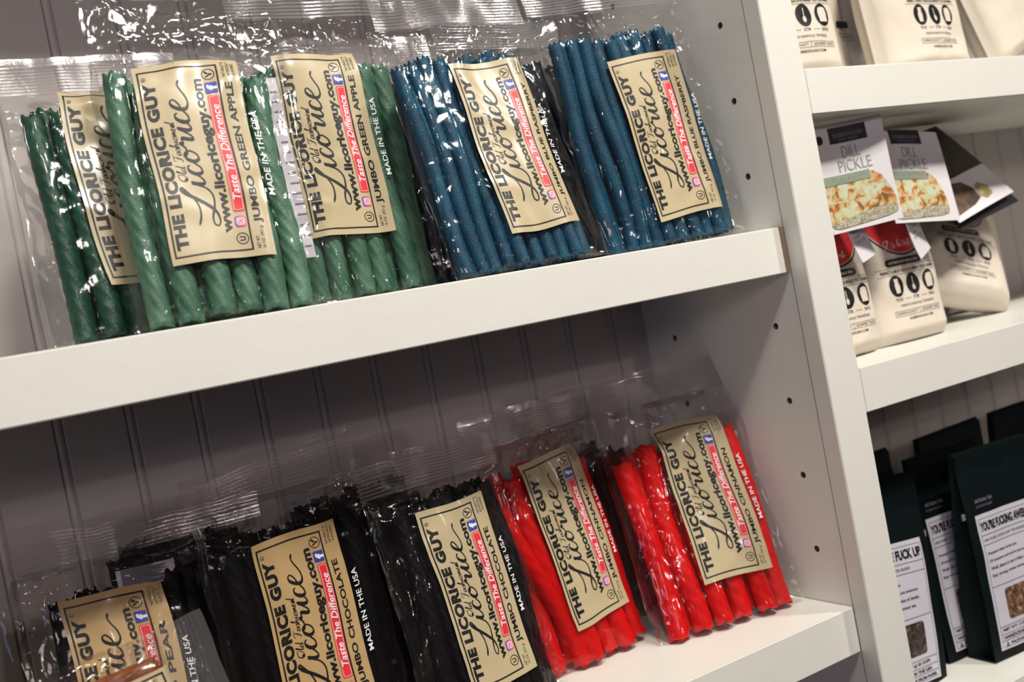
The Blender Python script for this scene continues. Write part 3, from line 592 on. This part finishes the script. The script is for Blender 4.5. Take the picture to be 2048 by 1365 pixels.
def sack(label, fr, W, H, Tk, seed, group=None, prnt=True, neck=.80, slump=0.0):
    g = empty('cotton_sack', label, 'cloth sack', frame(*fr), group=group); r = np.random.default_rng(seed)
    nv, nu = 90, 56
    tt = np.linspace(0, 1, nv); ss = np.linspace(-1, 1, nu)
    def wp(t):
        b = np.clip(t/.05, 0, 1)**.5*.06+.94; a = np.exp(-((t-neck)/.075)**2)*.62; fl = 1-.10*np.clip((t-.5)/.3, 0, 1)
        return W/2*b*fl*(1-a)
    def tp(t):
        b = np.clip(t/.07, 0.0, 1)**.5*.75+.25; top = 1-.45*np.clip((t-.35)/.4, 0, 1)**1.5
        return Tk/2*b*top*(1-.55*np.exp(-((t-neck)/.07)**2))*(1-.75*np.clip((t-neck-.05)/.12, 0, 1))
    def side(u, v):
        t = np.clip(v/H, 0, 1); s = np.clip(np.abs(u)/np.maximum(wp(t), 1e-5), 0, 1)
        prof = (1-s**3.2)**.5
        gath = np.exp(-((t-neck)/.10)**2)+.7*(t > neck)
        n = (.0016*vnoise(u*38+seed, v*30, seed)+.0009*vnoise(u*90, v*60+seed, seed+1))*np.clip(1-s**6, 0, 1)+gath*.0022*np.sin(u*420+seed)*prof
        n = n+np.clip(t-.1, 0, 1)*.0014*np.abs(vnoise(u*60+v*40, v*16-u*20, seed+2))
        return tp(t), prof, n
    def front(u, v):
        a, p, n = side(u, v); return Tk/2-a*p-n*(p > 0)*np.clip(p*2, 0, 1)
    S, Tt = np.meshgrid(ss, tt); Wd = wp(Tt); U = S*Wd; V = Tt*H
    a, p, n = side(U, V); fr_ = front(U, V); bk = Tk/2+a*p*.95+n*.3*p
    V2 = V+.003*vnoise(U*60, V*0, seed+8)*np.clip((Tt-.9)*10, 0, 1)
    P1 = np.stack([U, fr_, V2], -1).reshape(-1, 3); P2 = np.stack([U, bk, V2], -1).reshape(-1, 3)
    Fq = np.vstack([grid_faces(nv, nu), grid_faces(nv, nu, nv*nu, True)])
    i = np.arange(nu-1); bot = np.stack([i, nv*nu+i, nv*nu+i+1, i+1], -1)
    j = np.arange(nv-1)*nu; lf = np.stack([j, j+nu, nv*nu+j+nu, nv*nu+j], -1); j2 = j+nu-1; rt = np.stack([j2, nv*nu+j2, nv*nu+j2+nu, j2+nu], -1)
    mesh_obj('cloth', np.vstack([P1, P2]), np.vstack([Fq, bot, lf, rt]), CANVAS, g, smooth=True)
    # drawn seam down the two sides
    for sg in (-1, 1):
        t = np.linspace(.02, neck-.06, 30); u = sg*wp(t)*1.0; w = np.full(30, Tk/2); V3, F3 = [], []
        for k in range(30):
            for m in range(6):
                an = m*math.pi/3; V3.append((u[k]+.0013*math.cos(an), w[k]+.0013*math.sin(an), t[k]*H))
        for k in range(29):
            for m in range(6): F3.append((k*6+m, k*6+(m+1) % 6, k*6+6+(m+1) % 6, k*6+6+m))
        mesh_obj('seam', V3, F3, CANVAS, g, smooth=True)
    # tie string round the neck
    V3, F3 = [], []; N = 40
    for k in range(N):
        a_ = 2*math.pi*k/N; cx = math.cos(a_)*(wp(neck)+.0015); cy = Tk/2+math.sin(a_)*(float(tp(np.array(neck)))+.003)
        for m in range(6):
            an = m*math.pi/3; V3.append((cx+.0012*math.cos(an)*math.cos(a_), cy+.0012*math.cos(an)*math.sin(a_), neck*H+.0012*math.sin(an)))
    for k in range(N):
        for m in range(6): F3.append((k*6+m, k*6+(m+1) % 6, ((k+1) % N)*6+(m+1) % 6, ((k+1) % N)*6+m))
    mesh_obj('tie_string', V3, F3, TWINE, g, smooth=True)
    if prnt: place(BP, lambda u, v: front(np.clip(u, -W/2*.97, W/2*.97), v)-.0002, g)
    return g
sack('brightly lit cotton sack against the front post, on the top right shelf', (.086, .030, RZ1, -6, 3, 0), .094, .19, .050, 51)
g_ = sack('cream cotton sack squeezed between two printed sacks on the top right shelf', (.196, .098, RZ1, 10, 3, 0), .100, .19, .046, 52, prnt=False)
place([('black_print', INK, T_of(poly_bm(rrect(14, 40, 66, 73, 3)), rect_bm(2, 44, 60, 60.5), rect_bm(6, 44, 53, 53.5), text_bm('YOU CAN MAKE', 8, 44, 55, 58.5)), 1)], lambda u, v: .0020+0*u, g_)
sack('biggest cream cotton sack on the top right shelf, printed with three ovals', (.272, .034, RZ1, 4, 5, 0), .140, .19, .056, 53)
sack('cream cotton sack leaning at the right edge of the top right shelf', (.462, .060, RZ1+.025, 10, 8, -18), .120, .19, .050, 54, prnt=False)
sack('printed cotton sack against the front post under the first dill pickle card', (.103, .052, RZ2, 0, 4, 0), .094, .185, .052, 55)
sack('printed cotton sack standing upright under the second dill pickle card', (.200, .056, RZ2, -2, 5, 0), .104, .185, .052, 56)
sack('printed cotton sack slumped back to the right on the middle right shelf', (.331, .086, RZ2+.026, -4, 22, 20), .120, .185, .050, 57)
sack('plain cream cotton sack behind the slumped one, by the right edge of the middle shelf', (.462, .164, RZ2, 4, 1, 2), .120, .19, .050, 58, prnt=False)

def card(label, fr, W, H, T_, base, curl=.004, seed=1):
    g = empty('recipe_card', label, 'card', frame(*fr)); th = .0006
    f = lambda u, v: curl*(u/(W/2))**2*(.4+.6*v/H)+.0015*np.sin(v/H*3+seed)
    us = np.linspace(-W/2, W/2, 18); vs = np.linspace(0, H, 18); U, V = np.meshgrid(us, vs); A = f(U, V)
    P1 = np.stack([U, A, V], -1).reshape(-1, 3); P2 = np.stack([U, A+th, V], -1).reshape(-1, 3); n = 18*18
    ring = [k for k in range(18)]+[k*18+17 for k in range(1, 18)]+[17*18+k for k in range(16, -1, -1)]+[k*18 for k in range(16, 0, -1)]
    rim = [(ring[k], ring[(k+1) % len(ring)], ring[(k+1) % len(ring)]+n, ring[k]+n)[::-1] for k in range(len(ring))]
    mesh_obj('sheet', np.vstack([P1, P2]), [tuple(x) for x in np.vstack([grid_faces(18, 18), grid_faces(18, 18, n, True)]).tolist()]+rim, base, g, smooth=False)
    place(T_, lambda u, v: f(u, v)-.0002, g, off=(-W/2, 0)); return g
def pickle_print():
    loafo = [(0, 8), (0, 36), (5, 41), (15, 43), (26, 44), (38, 46), (50, 48), (60, 47.5), (68, 42), (74, 32), (78, 20), (78, 12), (70, 14), (50, 13), (30, 11), (12, 9)]
    face = [(0, 8), (12, 9.5), (30, 12), (50, 15), (66, 15.6), (78, 13), (76, 7.5), (66, 5.5), (48, 4.5), (28, 3.6), (10, 3.2), (3, 4.5)]
    return [('loaf_crust', CRUST, T_of(poly_bm(loafo, 6)), 1), ('loaf_slice', CRUMB, T_of(poly_bm(face, 6)), 2), ('sage_banner', SAGE, T_of(rect_bm(0, 56, 41.5, 49.5)), 3),
     ('banner_print', TYPEG, T_of(text_bm('SMALL BATCH', 12, 51, 45.4, 48.3), text_bm('BREAD MIX', 16, 46, 42.4, 44.8)), 4), ('card_title', TYPEG, T_of(text_bm('DILL', 31, 51, 63.5, 74, bold=.0), text_bm('PICKLE', 24, 61, 51.5, 62)), 1),
     ('logo_block', DARKINK, T_of(rect_bm(20, 62, 77, 91)), 1), ('logo_lettering', FAINT, T_of(text_bm('SOBERDOUGH', 24, 58, 82, 85.5, bold=.02), text_bm('BREW BREAD', 30, 52, 78.5, 80.8)), 2), ('punched_hole', DARKINK, T_of(poly_bm(circ(8, 82, 4, n=16))), 1)]
PK = pickle_print()
card('dill pickle card nearest the front post, tilted with its right side raised', (.112, .026, -.012, -8, 3, -3), .080, .095, PK, CARDW, curl=-.004, seed=1)
card('dill pickle card second from the front post, upright and partly covered at left', (.206, .034, -.017, 0, 11, 5), .090, .090, PK, CARDW, curl=.002, seed=2)
rose = [('loaf_crust', speckle('dark_loaf_print', [(.4, (.05, .03, .02)), (.6, (.16, .09, .05))], 60), T_of(poly_bm([(2, 6), (4, 22), (18, 34), (34, 40), (50, 36), (58, 24), (56, 12), (40, 8)], 6)), 2), ('loaf_slice', speckle('yellow_slice_print', [(.4, (.30, .22, .05)), (.6, (.55, .50, .25))], 150), T_of(poly_bm([(58, 14), (62, 26), (72, 28), (80, 20), (78, 10), (64, 8)], 6)), 2),
  ('brown_block', CARDB, T_of(rect_bm(0, 108, 44, 108)), 1), ('card_title', principled('card_type_brown', (.10, .08, .055), .5, .3), T_of(text_bm('ROSEMARY', 18, 86, 48, 60)), 2), ('logo_block', DARKINK, T_of(rect_bm(24, 60, 62, 74)), 2)]
card('dark brown rosemary card lying tilted right of the dill pickle cards', (.330, .058, -.012, -4, 34, -14), .108, .108, rose, CARDW, curl=.003, seed=3)
card('black card directly beneath the rosemary card', (.340, .064, -.022, -4, 34, -12), .110, .080, [], CARDK, curl=.002, seed=4)
card('pink card dulled for shade at the back right behind the rosemary card', (.430, .150, .004, 10, 12, 20), .060, .070, [('dark_block', CARDB, T_of(rect_bm(8, 50, 50, 64)), 1)], principled('card_pink_shaded', (.30, .19, .19), .5, .3), curl=.003, seed=5)  # pale pink card, its shade put into the dull colour
def tag_lines(n, W, H): return [('printed_lines', FAINT, T_of(*[text_bm(s, 5, W-6-(k % 3)*4, H-10-k*5.2, H-7.4-k*5.2) for k, s in enumerate(['BEER BREAD MIX', 'ADD ONE BEER', 'STIR AND BAKE', 'NET WT. 17 OZ', 'ENJOY WARM'][:n])]), 1)]
card('small white hang tag with printed lines below the first dill pickle card', (.122, .040, -.040, 12, 6, -12), .028, .042, tag_lines(4, 28, 42), CARDW, curl=.001, seed=6)
card('small white hang tag with printed lines below the second dill pickle card', (.206, .044, -.046, 14, 6, -18), .028, .044, tag_lines(4, 28, 44), CARDW, curl=.001, seed=7)

def tea_print(title):
    return [('black_print', INK, T_of(text_bm(title, 4, 84, 112, 121, bold=.04), rect_bm(3, 85, 108.3, 108.7), text_bm('100% PURE LOOSE LEAF TEA BLEND', 5, 66, 102.5, 105, bold=.0), rect_bm(3, 85, 99.3, 99.7),
       text_bm('Premium water to be you.', 6, 50, 89, 92.4, bold=.015), text_bm('Of awesome and you\'re just awesome.', 6, 72, 82, 85.4, bold=.015), text_bm('Well, there is not a hint of doubt.', 6, 72, 75, 78.4, bold=.015), text_bm('Stay strong, sweet summer tea.', 6, 66, 68, 71.4, bold=.015),
       rect_bm(3, 85, 59.3, 59.7), rect_bm(3, 85, 21.3, 21.7), text_bm('NET WT. 2 OZ (57 g) 25 CUPS', 6, 74, 16.3, 19.6, bold=.03), rect_bm(3, 85, 14.3, 14.7), text_bm('HANDCRAFTED IN THE USA', 6, 76, 9.6, 12.8, bold=.03), rect_bm(3, 85, 8, 8.4),
       text_bm('PACKAGE MADE FROM PAPER', 14, 82, 3.2, 6.2, bold=.03), ring_bm([(6.6, 2.8), (11.4, 2.8), (9, 7.2)], [(8, 3.7), (10, 3.7), (9, 5.6)]), frame_bm(2.6, 85.4, 2, 124, .3)), 2),
       ('tea_window', LEAVES if 'AWESOME' in title else DARKTEA, T_of(poly_bm(rrect(18, 72, 26, 55, 3), 6)), 2)]
TP1 = tea_print("YOU'RE FUCKING AWESOME."); TP2 = tea_print('CHEER THE FUCK UP')
def pouch(label, fr, TP=None, W=.108, H=.196, Dp=.032, seed=1, group=None):
    g = empty('tea_pouch', label, 'tea pouch', frame(*fr), group=group); nv, nu = 40, 24
    def dep(v): t = np.clip(v/H, 0, 1); return Dp/2*(1-t**1.4)+.0012
    def half(v): return W/2+0*v
    def front(u, v): return Dp/2-dep(v)*(1-.10*(np.abs(u)/(W/2))**4)+.0016*vnoise(u*25+seed, v*18, seed)+.0004*vnoise(u*90, v*50, seed)
    vs = np.linspace(0, H, nv); us = np.linspace(-W/2, W/2, nu); U, V = np.meshgrid(us, vs); Ff = front(U, V); Bk = Dp-Ff+.0
    P1 = np.stack([U, Ff, V], -1).reshape(-1, 3); P2 = np.stack([U, np.maximum(Bk, Ff+.0015), V], -1).reshape(-1, 3); N = nv*nu
    Fq = np.vstack([grid_faces(nv, nu), grid_faces(nv, nu, N, True)]).tolist()
    Vv = np.vstack([P1, P2]); ex = []
    for sg, c in ((-1, 0), (1, nu-1)):     # tucked gusset down each side
        base = len(Vv)+len(ex); j = np.arange(nv)*nu+c
        for k in range(nv): ex.append((sg*(W/2-min(.012, dep(vs[k])*.8)), Dp/2, vs[k]))
        for k in range(nv-1):
            q1 = [j[k], j[k+1], base+k+1, base+k]; q2 = [base+k, base+k+1, j[k+1]+N, j[k]+N]
            Fq += [q1, q2] if sg < 0 else [q1[::-1], q2[::-1]]
    Vv = np.vstack([Vv, ex]); Fq += [[k, k+1, N+k+1, N+k][::-1] for k in range(nu-1)]+[[(nv-1)*nu+k, (nv-1)*nu+k+1, N+(nv-1)*nu+k+1, N+(nv-1)*nu+k] for k in range(nu-1)]
    mesh_obj('pouch_body', Vv, [tuple(int(i) for i in f) for f in Fq], POUCH, g, smooth=False)
    o = bm_obj('folded_top', box_bm(-W/2+.001, W/2-.001, Dp/2-.0042, Dp/2-.0022, H-.030, H-.002, .0006), POUCH, g)
    for sg in (-1, 1): bm_obj('tin_tie', box_bm(sg*W/2-.003, sg*W/2+.003, Dp/2-.0065, Dp/2-.0045, H-.062, H-.056, .0004), principled('tin_tie', (.25, .24, .24), .4, .4), g)
    if TP:
        gx, gy = np.meshgrid(np.linspace(-.044, .044, 20), np.linspace(.008, .136, 30)); lb = mesh_obj('paper_label', np.stack([gx, front(gx, gy)-.0004, gy], -1).reshape(-1, 3), grid_faces(30, 20), TEAL, g, smooth=True)
        place(TP, lambda u, v: front(u, v)-.0004, lb, off=(-.044, .008))
        place([('heading_print', FAINT, T_of(text_bm('ARTISAN TEA', 0, 26, 0, 3.2, bold=.02), text_bm('LOOSE LEAF BLEND', 0, 24, -4.6, -2.6)), 1)], lambda u, v: front(u, v)-.0004, g, off=(-.040, .147))
    return g
pouch('black tea pouch in front at lower right, lit label with brown leaves picture', (.238, .030, RZ3, -2, 0, 1.5), TP1, seed=61)
pouch('black tea pouch half hidden, its pale label in the shade of the front pouch', (.217, .067, RZ3, 0, 0, 1), TP1, seed=62)
pouch('black tea pouch against the front post, its label ending in uck up', (.086, .050, RZ3, 2, 0, 6), TP2, seed=63)
pouch('plain dark top of a tea pouch in the back row behind the half hidden one', (.318, .128, RZ3, 0, 0, -1), None, seed=64)
pouch('plain dark tea pouch in the back row at the right edge of the photo', (.445, .130, RZ3, 0, 0, 0), None, seed=65)
pouch('plain dark tea pouch in the back row nearest the front post', (.168, .132, RZ3, 0, 0, 0), None, seed=66)
